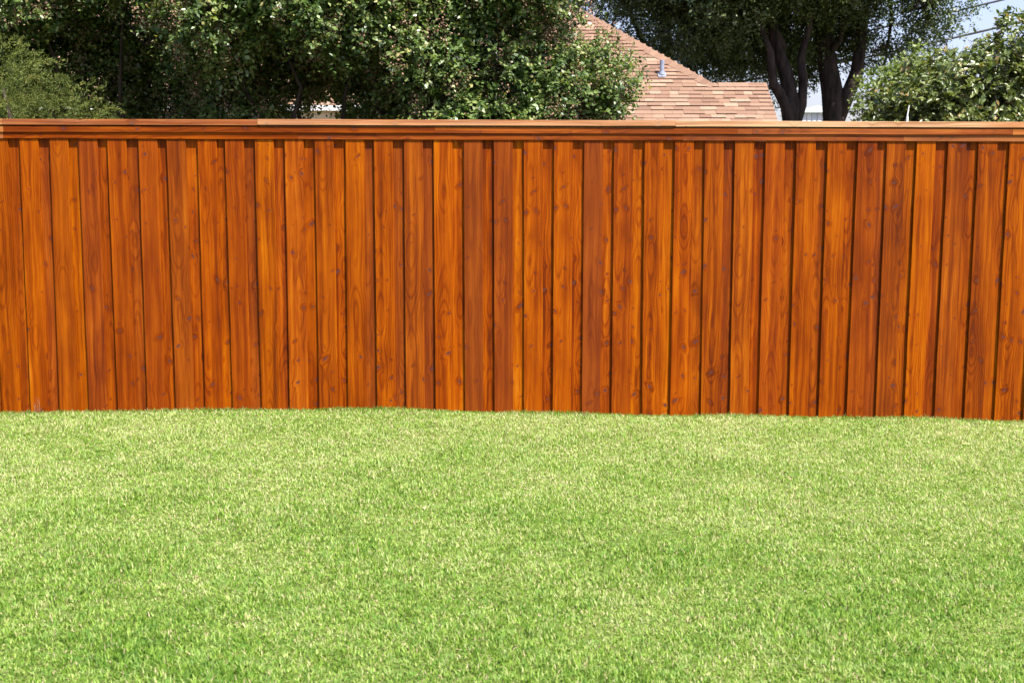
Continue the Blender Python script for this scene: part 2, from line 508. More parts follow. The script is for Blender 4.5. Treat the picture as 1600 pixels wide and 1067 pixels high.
# ------------------------------------------------------------------ the fence
fence = empty("wooden_fence", (0, 0, 0))
tag(fence, "tall orange stained cedar board-on-board privacy fence with stepped cap trim", "fence")
TOP = [-3.625, -3.403, -3.191, -2.979, -2.749, -2.542, -2.316, -2.114, -1.897, -1.676, -1.455, -1.23, -1.02, -0.799, -0.581, -0.36, -0.139,
       0.083, 0.304, 0.525, 0.746, 0.969, 1.192, 1.411, 1.634, 1.86, 2.086, 2.314, 2.537, 2.75, 2.97, 3.199, 3.423, 3.651]
BOT = [-3.634, -3.415, -3.193, -2.975, -2.753, -2.536, -2.316, -2.106, -1.889, -1.676, -1.454, -1.237, -1.015, -0.798, -0.576, -0.353, -0.131,
       0.091, 0.308, 0.528, 0.752, 0.982, 1.194, 1.428, 1.645, 1.862, 2.092, 2.316, 2.528, 2.748, 2.963, 3.192, 3.418, 3.645]
T0 = len(TOP)
FIRST = 12
for k in range(FIRST):
    TOP.insert(0, TOP[0] - .2205 + random.uniform(-.004, .004)); BOT.insert(0, TOP[0] + random.uniform(-.005, .005))
for k in range(12):
    TOP.append(TOP[-1] + .2205 + random.uniform(-.004, .004)); BOT.append(TOP[-1] + random.uniform(-.005, .005))
ZT = 2.0195


def board(xl0, xr0, xl1, xr1, yf, th, z0, z1, name, seed, tone, red=0.0, plain=0.0, nseg=9):
    """a picket: edges a touch wavy, arrises eased, slightly cupped; origin at its foot"""
    ox = (xl0 + xr0) / 2
    vs, fs = [], []
    e = .0022
    bow = random.uniform(-.002, .002)
    wl = [random.gauss(0, .0007) for _ in range(nseg + 1)]
    wr = [random.gauss(0, .0007) for _ in range(nseg + 1)]
    for i in range(nseg + 1):
        t = i / nseg
        xl = xl0 + (xl1 - xl0) * t + wl[i] - ox
        xr = xr0 + (xr1 - xr0) * t + wr[i] - ox
        z = (z1 - z0) * t
        b = bow * math.sin(math.pi * t)
        vs += [(xl + e, b, z), (xr - e, b, z), (xr, b + e, z), (xr, th + b, z), (xl, th + b, z), (xl, b + e, z)]
    n = 6
    for i in range(nseg):
        for k in range(n):
            k2 = (k + 1) % n
            fs.append((i * n + k, i * n + k2, (i + 1) * n + k2, (i + 1) * n + k))
    fs.append(tuple(reversed(range(n)))); fs.append(tuple(nseg * n + k for k in range(n)))
    me = bpy.data.meshes.new(name)
    me.from_pydata(vs, [], fs)
    me.update()
    o = link(name, me, M['cedar'], fence, (ox, yf, z0))
    o["seed"] = float(seed); o["tone"] = float(tone); o["red"] = float(red); o["bleach"] = 0.0; o["plain"] = float(plain)
    return o


# tones seen on the photographed boards: index within the boards in view -> (tone, red, plain)
FRONT = {0: (.05, 0, 0), 1: (.0, .1, .4), 3: (-.02, .1, .2), 4: (-.05, .2, .5), 5: (-.1, .3, .2), 6: (.03, 0, 0), 7: (0, .1, .3), 8: (.05, 0, 0),
         9: (.12, 0, .1), 10: (0, .05, .2), 11: (.05, 0, .1), 12: (0.0, 0, 0), 13: (-.04, .15, 0), 14: (.14, 0, 0), 15: (-.12, .5, .6),
         16: (-.12, .45, .3), 17: (.04, 0, .1), 18: (.08, 0, .2), 19: (-.08, .6, .6), 20: (-.06, .1, 0), 21: (-.02, 0, 0), 22: (.05, 0, 0),
         23: (0, .1, 0), 24: (.06, 0, 0), 25: (.04, .1, .4), 26: (.04, 0, 0), 27: (.02, 0, 0), 28: (-.1, .2, .2), 29: (-.1, .2, .1),
         30: (.12, 0, .1), 31: (-.06, .1, 0), 32: (-.08, .1, 0), 33: (.02, 0, 0)}
BACK = {1: (.12, 0, 0), 2: (-.02, .1, 0), 3: (-.06, .3, 0), 4: (-.05, .1, 0), 5: (-.04, .1, 0), 7: (-.14, .4, .3), 8: (-.06, .1, 0), 9: (.0, 0, 0),
        11: (-.12, .3, .2), 12: (-.1, .4, .2), 13: (-.14, .5, .3), 14: (.1, 0, 0), 15: (-.02, 0, 0), 16: (.2, 0, .2), 17: (-.08, 0, 0), 18: (.0, 0, 0),
        19: (.02, 0, 0), 20: (.1, 0, .1), 21: (.18, 0, .2), 22: (.0, .1, 0), 23: (-.18, .2, .2), 24: (-.05, 0, 0), 25: (-.1, .1, 0), 30: (-.12, .2, .2)}
n = len(TOP)
for i in range(n):
    wt = .1395 + random.uniform(-.0015, .0015)
    foot = lambda x: float(lawn_z(x, 0)) - .03
    k = i - FIRST
    tn, rd, pl = FRONT.get(k, (random.uniform(-.1, .1), random.choice((0, 0, .1, .3)), random.uniform(0, .3)))
    yo = random.uniform(-.0012, .0012)
    board(BOT[i], BOT[i] + wt, TOP[i], TOP[i] + wt, yo, .0155, foot(BOT[i] + .07), ZT, "picket", random.random(), tn + random.uniform(-.02, .02), rd, pl)
    if i < n - 1:
        xb = (BOT[i] + wt + BOT[i + 1]) / 2; xt = (TOP[i] + wt + TOP[i + 1]) / 2
        hw = .0695
        tn, rd, pl = BACK.get(k, (random.uniform(-.12, .06), random.choice((0, 0, .1, .3)), random.uniform(0, .2)))
        board(xb - hw, xb + hw, xt - hw, xt + hw, .0195 + random.uniform(0, .001), .0155, foot(xb), ZT, "picket", random.random(),
              tn + random.uniform(-.03, .03), rd, pl)


def trim(name, x0, x1, y0, y1, z0, z1, tone, bleach=0.0, red=0.1, tilt=0.0, dz=0.0):
    e = .002
    vs, fs = [], []
    L = x1 - x0
    ns = max(3, int(L / .22))
    hy, hz = (y1 - y0), (z1 - z0)
    for i in range(ns + 1):
        x = L * i / ns
        w = random.gauss(0, .0005) if 0 < i < ns else 0
        vs += [(x, 0, e + w), (x, e, w), (x, hy, w), (x, hy, hz + w), (x, e, hz + w), (x, 0, hz - e + w)]
    for i in range(ns):
        for k in range(6):
            k2 = (k + 1) % 6
            fs.append((i * 6 + k2, i * 6 + k, (i + 1) * 6 + k, (i + 1) * 6 + k2))
    fs.append(tuple(range(6))); fs.append(tuple(reversed([ns * 6 + k for k in range(6)])))
    me = bpy.data.meshes.new(name)
    me.from_pydata(vs, [], fs)
    me.update()
    o = link(name, me, M['cedar_x'], fence, (x0, y0, z0 + dz))
    o.rotation_euler.x = tilt
    o["seed"] = random.random(); o["tone"] = tone; o["red"] = red; o["bleach"] = bleach; o["plain"] = 0.15
    return o


ZA, ZB, ZC, ZD = 2.0205, 2.0675, 2.1155, 2.1575
xs = [-6.5, -3.736, -1.577, 1.25, 2.867, 6.3]
for k, (a, b) in enumerate(zip(xs[:-1], xs[1:])):
    trim("trim_board", a + .0006, b - .0006, -.0095 + random.uniform(-.0006, .0006), .052, ZA, ZB - .0006,
         (.25, .02, -.06, -.04, .0)[k], (.2, 0, .02, .07, .14)[k], (.0, .1, .35, .25, .3)[k])
xs = [-6.5, -3.729, -.572, 1.644, 3.662, 6.3]
for k, (a, b) in enumerate(zip(xs[:-1], xs[1:])):
    trim("trim_board", a + .0006, b - .0006, -.019 + random.uniform(-.0006, .0006), .052, ZB, ZC - .004,
         (.2, -.1, -.0, -.02, .1)[k], (.2, 0, .03, .08, .14)[k], (0, .3, .2, .3, .1)[k])
xs = [-6.5, -3.73, -1.866, 1.192, 4.7, 6.3]
for k, (a, b) in enumerate(zip(xs[:-1], xs[1:])):
    o = trim("cap_board", a + .001, b - .001, (-.026, -.026, -.0295, -.026, -.026)[k], .110, ZC, ZD,
             (.2, .0, .1, .15, .1)[k], (.5, .18, .48, .8, .7)[k], (0, .25, .1, 0, 0)[k], R((-3.6, -4.4, -3.4, -4.0, -3.8)[k]), 0.0)
    o.location.z += (0.001, .0, .0035, 0.001, 0)[k]
    o.location.z += .004
for z in (.32, 1.1, 1.86):
    mb = MB(); mb.box(-6.45, 6.25, .0365, .0745, z - .045, z + .045)
    o = mb.build("rail", M['cedar_x'], fence)
    o["seed"] = random.random(); o["tone"] = -.1; o["red"] = .2; o["bleach"] = .2; o["plain"] = .3
for x in np.arange(-6.2, 6.3, 2.4):
    mb = MB(); mb.box(-.045, .045, 0, .09, 0, 2.10)
    o = mb.build("post", M['cedar'], fence); o.location = (float(x), .0755, -.11)
    o["seed"] = random.random(); o["tone"] = -.1; o["red"] = .2; o["bleach"] = .2; o["plain"] = .3

# dry weed stalks at the fence foot
weed = MB()
for k in range(9):
    x0 = random.uniform(-.03, .03); h = random.uniform(.05, .14)
    p = [(x0, 0, 0), (x0 + random.uniform(-.01, .01), random.uniform(-.01, .004), h * .6), (x0 + random.uniform(-.025, .025), random.uniform(-.02, .004), h)]
    weed.tube(p, [.0011, .0009, .0004], 4)
w = weed.build("weed", M['seed'])
w.location = (-3.565, -.03, float(lawn_z(-3.565, -.03)))
tag(w, "small tuft of dry weed stalks against the fence foot", "weed")

# ------------------------------------------------------------------ neighbouring house
SL = .667
YR, ZR = 14.5, 3.61           # ridge of the low wing
def rz(y): return ZR + SL * (y - YR)
EY = 12.85                    # eave of the wing
EY2 = 13.78                   # eave of the recessed part of the house
XW0, XW1 = 1.2, 4.80          # wing's extent along the eave; its gable end stands at XW1
RY, RZ_ = 19.2, rz(19.2)      # main ridge
XHIP = 3.76 - (RY - YR) * .92 # end of the main ridge
XL = -15.0
house = empty("brick_house", (0, 0, -.12))
tag(house, "neighbour's brick house with pinkish tan shingled hip roof behind the crape myrtles", "house")
H0 = -.12
def hpart(mb, name, mat, parent=None):
    o = mb.build(name, mat, parent or house)
    if parent is None: o.location = (0, 0, -H0)
    return o
w = MB()
w.box(XL + .4, XW0, EY2 + .45, 25.0, H0, rz(EY2) - .12)
w.box(XW0 + .004, XW1 - .25, EY + .45, 24.98, H0, rz(EY) - .1)
w.add([(XW1 - .3, EY + .5, rz(EY) - .12), (XW1 - .3, YR, ZR - .1), (XW1 - .3, 2 * YR - EY - .5, rz(EY) - .12), (XW1 - .42, EY + .5, rz(EY) - .12), (XW1 - .42, YR, ZR - .1), (XW1 - .42, 2 * YR - EY - .5, rz(EY) - .12)],
      [(0, 2, 1), (3, 4, 5), (0, 1, 4, 3), (1, 2, 5, 4)])
hpart(w, "wall", M['brick'])
roof_b = MB()
th = .10
def slab(poly):
    top = [(x, y, z) for x, y, z in poly]; bot = [(x, y, z - th) for x, y, z in poly]
    m = len(poly)
    roof_b.add(top + bot, [tuple(range(m)), tuple(reversed(range(m, 2 * m)))] + [(k, k + m, (k + 1) % m + m, (k + 1) % m) for k in range(m)])
slab([(XL, EY2, rz(EY2)), (XW0, EY2, rz(EY2)), (XW0, EY, rz(EY)), (XW1, EY, rz(EY)), (XW1, YR, ZR), (3.76, YR, ZR), (XHIP, RY, RZ_), (XL, RY, RZ_)])
slab([(XW1, YR + .002, ZR - .002), (XW1, 2 * YR - EY, rz(EY)), (3.2, 2 * YR - EY, rz(EY)), (3.2, YR + .002, ZR - .002)])
slab([(XHIP, RY + .004, RZ_ - .003), (3.76, YR + .02, ZR - .02), (5.0, YR + .3, ZR - 1.0), (5.0, 24.6, ZR - 1.0)])
slab([(XL, RY + .004, RZ_ - .003), (XHIP, RY + .004, RZ_ - .003), (5.0, 25.2, ZR - 1.01), (XL, 25.2, ZR - 1.01)])
roof = hpart(roof_b, "roof", M['felt'])
roof["label"] = "tan and terracotta asphalt shingle roof"

# shingles laid course by course on the front slope
cs, sn = 1 / math.hypot(1, SL), SL / math.hypot(1, SL)
EXPO = .143
wids = [.16, .21, .26, .31, .37]
tones = [.02, .2, .35, .5, .62, .75, .95]
proto = {}
def shingle_geo(w_, thick):
    # local frame: x across, y up the slope, z off the roof; thick butt at the foot, tail tucked below the next course
    L = EXPO + .02
    return [(0, 0, 0), (w_, 0, 0), (w_, L, 0), (0, L, 0), (0, 0, thick), (w_, 0, thick), (w_, L, .002), (0, L, .002)]
def add_shingle(m_, vs, tn, dark):
    m_.add(vs, [SF[0], SF[1], SF[3], SF[4], SF[5]], tn)
    m_.add([vs[0], vs[1], vs[5], vs[4]], [(0, 1, 2, 3)], -1.0 if dark else tn)   # the laminated butt edge, often left black
SF = [(0, 3, 2, 1), (4, 5, 6, 7), (0, 1, 5, 4), (1, 2, 6, 5), (2, 3, 7, 6), (3, 0, 4, 7)]
items = []
ncourse = int((RY - EY) / (EXPO * cs))
for c in range(ncourse):
    y0 = EY + c * EXPO * cs
    z0 = rz(y0)
    yt = y0 + EXPO * cs
    if y0 < EY2: xa, xb = XW0, XW1 + .02
    elif yt < YR: xa, xb = XL, XW1 + .02
    elif y0 < YR: xa, xb = XL, XW1 + .02
    else:
        xa, xb = XL, 3.76 - (y0 - YR) * .92
    if y0 >= YR - .02 and y0 < YR + .05: xb = 3.7
    x = xa + random.uniform(-.0, .12)
    last = -1
    while x < xb - .02:
        w_ = random.choice(wids)
        if x + w_ > xb: w_ = xb - x
        if random.random() < .2: tn = random.uniform(.7, .92)
        else: tn = random.triangular(0, .8, .35)
        tk = random.choice((.012, .018, .022, .026))
        items.append((x, y0, z0, w_, tn, tk))
        x += w_ + .003
vis = [it for it in items if it[0] > 1.2 and it[1] < 18]
vis.sort(key=lambda it: (it[1]))
single = set(id(it) for it in vis[:300])
basis = Matrix(((1, 0, 0), (0, cs, -sn), (0, sn, cs)))
rest = MB()
ppool = {}
for it in items:
    x, y0, z0, w_, tn, tk = it
    if id(it) in single:
        key = (round(w_, 3), round(tn * 6), tk)
        if key not in ppool:
            m_ = MB(); add_shingle(m_, shingle_geo(w_, tk), round(tn * 6) / 6, tk > .015)
            ppool[key] = m_.mesh("shingle"); ppool[key].materials.append(M['shingle'])
        o = link("shingle", ppool[key], None, roof)
        o.matrix_local = Matrix.Translation((x, y0, z0 + .003)) @ basis.to_4x4()
    else:
        vs = [basis @ Vector(v) + Vector((x, y0, z0 + .003)) for v in shingle_geo(w_, tk)]
        add_shingle(rest, vs, tn, tk > .015)
o = rest.build("shingle", M['shingle'], roof)
o["kind"] = "stuff"
# hip and ridge caps
def caps(p0, p1, side, wd=.15):
    p0, p1 = Vector(p0), Vector(p1)
    d = (p1 - p0); L = d.length; d.normalize()
    up = Vector((0, 0, 1)); s = d.cross(up).normalized(); nrm = s.cross(d).normalized()
    k = 0.0
    m_ = MB()
    while k < L:
        a, b = p0 + d * k, p0 + d * min(k + .17, L)
        t0, t1 = .018, .014
        dn = Vector((0, 0, -1)) * .075
        vs = []
        for q, t_ in ((a, t0), (b, t1)):
            vs += [q - s * wd + dn + nrm * (t_ - .03), q - s * wd + dn + nrm * t_, q + nrm * (t_ + .012), q + s * wd + dn + nrm * t_, q + s * wd + dn + nrm * (t_ - .03)]
        m_.add(vs, [(0, 1, 2, 3, 4), (9, 8, 7, 6, 5), (1, 6, 7, 2), (2, 7, 8, 3), (0, 5, 6, 1), (3, 8, 9, 4)], random.triangular(.0, .7, .25))
        k += .143
    return m_
o = caps((3.82, YR - .06, ZR - .03), (XHIP, RY, RZ_ + .01), 1).build("hip_cap", M['shingle'], roof)
caps((3.9, YR, ZR + .005), (XW1 + .02, YR, ZR + .005), 1, .12).build("ridge_cap", M['shingle'], roof)
caps((XL, RY, RZ_), (XHIP, RY, RZ_), 1).build("ridge_cap", M['shingle'], roof)
f = MB(); f.box(XL, XW0 - .01, EY2 - .025, EY2 - .002, rz(EY2) - .27, rz(EY2) - .075)
hpart(f, "fascia", M['fascia'])
f = MB(); f.box(XW0, XW1, EY - .025, EY - .002, rz(EY) - .22, rz(EY) - .02)
hpart(f, "fascia", M['fascia'])
gtt = MB(); gtt.box(XL, XW0 - .012, EY2 - .12, EY2 - .028, rz(EY2) - .085, rz(EY2) + .01)
hpart(gtt, "gutter", M['gutter'])
bb = MB()
def bargeboard(yA, yB):
    zA, zB = rz(yA), rz(yB)
    bb.add([(XW1 + .002, yA, zA - .16), (XW1 + .028, yA, zA - .16), (XW1 + .028, yB, zB - .16), (XW1 + .002, yB, zB - .16),
            (XW1 + .002, yA, zA - .012), (XW1 + .028, yA, zA - .012), (XW1 + .028, yB, zB - .012), (XW1 + .002, yB, zB - .012)], SF)
bargeboard(EY, YR)
hpart(bb, "bargeboard", M['fascia'])
# plumbing vent
vp = MB()
px_, py_ = 2.86, 14.76
pz_ = rz(py_)
vp.tube([(px_, py_, pz_ - .05), (px_, py_, pz_ + .30)], [.044, .044], 14, cap=False)
vp.tube([(px_, py_, pz_ + .30), (px_, py_, pz_ + .10)], [.037, .037], 14)
hpart(vp, "vent_pipe", M['pipe'])
vb = MB()
vs = [basis @ Vector(v) + Vector((px_, py_, pz_)) for v in [(-.075, -.09, .026), (.075, -.09, .026), (.075, .09, .03), (-.075, .09, .03), (-.075, -.09, .034), (.075, -.09, .034), (.075, .09, .04), (-.075, .09, .04)]]
vb.add(vs, SF)
vb.tube([(px_, py_, pz_ + .02), (px_, py_, pz_ + .09)], [.066, .05], 14)
hpart(vb, "vent_flashing", M['pipe'])

# ------------------------------------------------------------------ foliage generators
def unit(v): return v / np.maximum(np.linalg.norm(v, axis=-1, keepdims=True), 1e-9)


def leaf_mesh(name, P, A, N, L, Wd, tone, six=True):
    """leaves at P, along A, facing N; six-cornered with a folded midrib, or plain diamonds"""
    A = unit(A)
    S = unit(np.cross(A, N))
    N2 = np.cross(S, A)
    n = len(P)
    L = L[:, None]; Wd = Wd[:, None]
    if six:
        V = np.stack([P, P + A * L * .35 + S * Wd * .5 + N2 * Wd * .16, P + A * L * .72 + S * Wd * .36 + N2 * Wd * .08, P + A * L - N2 * L * .12,
                      P + A * L * .72 - S * Wd * .36 + N2 * Wd * .08, P + A * L * .35 - S * Wd * .5 + N2 * Wd * .16], 1)
        o = np.arange(n)[:, None] * 6
        F = np.concatenate([o + [0, 1, 2, 3], o + [0, 3, 4, 5]], 1).ravel()
        return np_mesh(name, V.reshape(-1, 3), F, np.full(2 * n, 4), {"tone": np.repeat(tone, 6)})
    V = np.stack([P, P + A * L * .45 + S * Wd * .55 + N2 * Wd * .14, P + A * L, P + A * L * .45 - S * Wd * .55 + N2 * Wd * .14], 1)
    F = np.arange(n * 4)
    return np_mesh(name, V.reshape(-1, 3), F, np.full(n, 4), {"tone": np.repeat(tone, 4)})


def lump(p, f=1.6, s=0.0):
    return (np.sin(p[:, 0] * f * 1.9 + 1.3 * np.sin(p[:, 2] * f * 1.7 + s)) + np.sin(p[:, 1] * f * 2.1 + s * 2 + 1.1 * np.sin(p[:, 0] * f * 1.3))
            + np.sin(p[:, 2] * f * 2.3 + s + 1.2 * np.sin(p[:, 1] * f * 1.5))) / 3


def tips_in(lobes, n, shell=.55, gap=.0, s=0.0, f=1.6):
    """twig ends spread through ellipsoid lobes (cx,cy,cz,rx,ry,rz), thicker towards their skins, thinned by a lumpy field"""
    lobes = np.array(lobes, float)
    wts = (lobes[:, 3] * lobes[:, 4] * lobes[:, 5]) ** .72
    out, dirs = [], []
    tot = 0
    while tot < n:
        m = n * 2
        k = rng.choice(len(lobes), m, p=wts / wts.sum())
        d = unit(rng.normal(size=(m, 3)))
        r = np.where(rng.random(m) < shell, 1 - .28 * np.abs(rng.normal(0, 1, m)) ** 1.2, rng.random(m) ** .4)
        r = np.clip(r, .05, 1.0)
        p = lobes[k, :3] + d * lobes[k, 3:] * (r * (1 + .16 * lump(d * 2 + k[:, None], 1.8, s)))[:, None]
        keep = lump(p, f, s) > -1 + gap * 1.6 * rng.random(m) + gap * .35
        keep &= p[:, 2] > .4
        out.append(p[keep]); dirs.append(d[keep])
        tot += keep.sum()
    return np.concatenate(out)[:n], np.concatenate(dirs)[:n]


def sprays(T, Dv, per, twig, L, Wd, droop=.25, spread=.9, up=.5, tonejit=.22):
    """leafy twigs: `per` leaves in alternating ranks along a twig ending at each tip"""
    n = len(T)
    axis = unit(Dv * .8 + rng.normal(0, .55, (n, 3)) + np.array([0, 0, up * .4]))
    tl = twig * rng.uniform(.6, 1.3, n)
    sidev = unit(np.cross(axis, rng.normal(size=(n, 3)) + np.array([0, 0, 1.5])))
    base = np.clip(rng.normal(.5, .16, n), 0.05, .95)
    P, A, N, Ls, Ws, tn = [], [], [], [], [], []
    for j in range(per):
        f = (j + .5) / per
        bend = np.array([0, 0, -1]) * (droop * tl * f * f)[:, None]
        p = T + axis * (tl * (f - .5))[:, None] + bend + rng.normal(0, .006, (n, 3))
        sg = 1 if j % 2 else -1
        a = sidev * (sg * spread) + axis * .55 + rng.normal(0, .35, (n, 3)) + np.array([0, 0, -.18])
        nn = np.array([.12, -.22, .75]) + Dv * .45 + rng.normal(0, .45, (n, 3))
        P.append(p); A.append(a); N.append(nn)
        sc = rng.uniform(.7, 1.2, n) * (1 - .3 * f)
        Ls.append(L * sc); Ws.append(Wd * sc * rng.uniform(.85, 1.15, n))
        tn.append(np.clip(base + rng.normal(0, tonejit, n) + .12 * (f - .5), 0, 1))
    return (np.concatenate(P), np.concatenate(A), np.concatenate(N), np.concatenate(Ls), np.concatenate(Ws), np.concatenate(tn),
            (T - axis * (tl * .6)[:, None], T + axis * (tl * .4)[:, None]))


def twig_mesh(a, b, r):
    n = len(a)
    d = unit(b - a)
    s = unit(np.cross(d, np.array([.3, .5, .8]) + 0 * d)); t = np.cross(d, s)
    vs = []
    for q, rr in ((a, r), (b, r * .4)):
        for k in range(3):
            an = 2 * math.pi * k / 3
            vs.append(q + s * rr * math.cos(an) + t * rr * math.sin(an))
    V = np.stack(vs, 1).reshape(-1, 3)
    o = np.arange(n)[:, None] * 6
    F = np.concatenate([o + [0, 1, 4, 3], o + [1, 2, 5, 4], o + [2, 0, 3, 5]], 1).ravel()
    return np_mesh("twigs", V, F, np.full(3 * n, 4), {"tone": np.full(len(V), .5)})


def limb(p0, p1, n=7, jit=.06, sag=0.0):
    p0, p1 = np.array(p0, float), np.array(p1, float)
    L = np.linalg.norm(p1 - p0)
    pts = []
    for i in range(n):
        f = i / (n - 1)
        p = p0 + (p1 - p0) * f
        if 0 < i < n - 1: p = p + rng.normal(0, jit * L / n * 2.0, 3)
        p[2] += sag * L * math.sin(math.pi * f)
        pts.append(tuple(p))
    return pts


def local(o, pts):
    return pts


# ------------------------------------------------------------------ crape myrtles
def myrtle(base, lobes, ntips, nseed, label, gap=.25, s=0.0, stems=None, extra=None):
    bx_, by_ = base
    t = empty("crape_myrtle", (bx_, by_, -.12))
    tag(t, label, "tree", "crape myrtles behind the fence")
    off = (-bx_, -by_, .12)
    T, Dv = tips_in(lobes, ntips, .62, gap * 1.9, s, 3.2)
    if extra is not None:
        T = np.concatenate([T, extra[0]]); Dv = np.concatenate([Dv, extra[1]])
    P, A, N, L, Wd, tn, tw = sprays(T, Dv, 11, .23, .054, .028)
    o = link("crown", leaf_mesh("crown", P, A, N, L, Wd, tn, False), M['myrtle'], t, off)
    inner = [tuple(q[:3]) + tuple(v * .86 for v in q[3:]) for q in lobes]
    T2, D2 = tips_in(inner, int(ntips * .55), .15, gap * .5, s, 1.9)
    b = sprays(T2, D2, 9, .22, .070, .040, tonejit=.12)
    link("inner_crown", leaf_mesh("inner_crown", *b[:6], False), M['myrtle'], t, off)
    link("twigs", twig_mesh(tw[0][::2], tw[1][::2], .0024), M['bark2'], t, off)
    # trunk: several stems that fork towards the lobes
    tr = MB()
    lob = sorted(lobes, key=lambda q: -q[3] * q[4] * q[5])
    for k, q in enumerate(lob[:6]):
        an = k * 1.1 + s
        foot = (bx_ + .14 * math.cos(an), by_ + .14 * math.sin(an), -.13)
        fork = (foot[0] + (q[0] - foot[0]) * .45, foot[1] + (q[1] - foot[1]) * .45, 1.25 + .25 * (k % 3))
        a = limb(foot, fork, 6, .05)
        b = limb(fork, (q[0], q[1], q[2]), 6, .08)[1:]
        tr.tube(a + b, list(np.linspace(.034, .012, len(a) + len(b))), 7, wob=.05)
        for m in range(7):
            d = unit(rng.normal(size=3) + np.array([0, -.2, .35]))
            e = (q[0] + d[0] * q[3] * .85, q[1] + d[1] * q[4] * .85, q[2] + d[2] * q[5] * .85)
            tr.tube(limb((q[0], q[1], q[2] - .12), e, 5, .1), [.014, .011, .008, .006, .003], 5)
    o = tr.build("trunk", M['bark2'], t, True); o.location = off
    # dry seed heads at the tips facing out
    idx = np.where((Dv[:ntips, 1] < .25))[0]
    idx = rng.choice(idx, nseed, replace=False)
    per = 44
    c = T[idx] + Dv[idx] * .07 + np.array([0, 0, .03])
    q = c[:, None] + rng.normal(0, 1, (nseed, per, 3)) * np.array([.034, .034, .060])
    q = q.reshape(-1, 3)
    a = unit(rng.normal(size=q.shape))
    sd = leaf_mesh("seed_heads", q, a, unit(rng.normal(size=q.shape)), np.full(len(q), .017), np.full(len(q), .014), rng.random(len(q)), False)
    link("seed_heads", sd, M['seed'], t, off)
    return t


myrtle((-0.1, 2.3), [(-.15, 2.2, 2.75, .85, .85, .75), (.40, 2.0, 2.5, .58, .7, .5), (-.75, 1.9, 2.85, .6, .7, .6), (.05, 2.0, 3.6, .75, .85, .65), (.76, 2.0, 2.62, .38, .45, .42), (-.6, 2.2, 3.8, .75, .8, .6),
                     (-.35, 1.7, 2.15, .7, .55, .42), (.35, 2.2, 2.0, .6, .6, .4), (.1, 2.4, 4.3, .7, .8, .5)],
       6600, 480, "crape myrtle whose outer leaves hang in front of the shingled roof", .22, .4,
       extra=(np.array([[.98, 1.9, 2.62], [1.08, 1.9, 2.58], [.9, 1.8, 2.75], [.85, 1.8, 2.9], [.8, 1.9, 3.05], [.6, 1.9, 3.2], [.5, 1.9, 3.45], [1.15, 1.9, 2.55], [1.18, 1.9, 2.68], [1.05, 1.9, 2.75], [.9, 1.9, 2.3], [.88, 1.9, 2.2], [1.0, 1.9, 2.35], [1.0, 2.0, 2.52], [1.12, 1.95, 2.66], [.95, 1.9, 2.42], [.92, 1.9, 3.0], [.72, 2.0, 3.25], [.62, 2.0, 3.4], [1.05, 1.95, 2.45]]),
              unit(np.array([[1., -.2, .1]] * 20) + rng.normal(0, .3, (20, 3)))))
myrtle((-1.9, 2.6), [(-1.9, 1.7, 3.35, .85, .8, .55), (-1.35, 1.8, 3.15, .6, .7, .5), (-2.5, 1.8, 3.2, .6, .8, .62), (-1.9, 2.2, 4.0, 1.0, 1.0, .6), (-1.0, 2.0, 3.7, .6, .8, .55),
                     (-2.35, 2.6, 2.7, .6, .5, .55), (-1.2, 2.5, 2.4, .5, .5, .45), (-2.55, 2.1, 2.2, .5, .4, .35), (-1.75, 2.9, 2.86, .7, .5, .38)],
       6600, 640, "crape myrtle with many brown seed heads above the gap showing the house eave", .25, 1.7)
myrtle((-3.7, 3.4), [(-3.6, 2.3, 3.75, .9, .8, .5), (-4.5, 2.3, 3.5, .8, .8, .5), (-3.0, 2.4, 3.7, .6, .8, .55), (-3.4, 3.4, 3.0, .9, .7, .8), (-4.4, 3.4, 2.7, .9, .7, .7), (-2.9, 3.4, 2.5, .6, .6, .6),
                     (-3.7, 3.2, 2.2, .8, .6, .5), (-4.2, 2.6, 4.2, 1.2, 1.1, .6), (-5.4, 2.8, 3.2, .8, .8, .8), (-4.9, 2.6, 2.9, .7, .6, .6), (-4.1, 3.0, 3.1, .8, .6, .5), (-2.9, 2.7, 3.0, .5, .5, .6), (-5.3, 3.0, 2.2, .8, .6, .6)],
       8200, 420, "shadowy crape myrtle beside the feathery juniper", .28, 3.1)


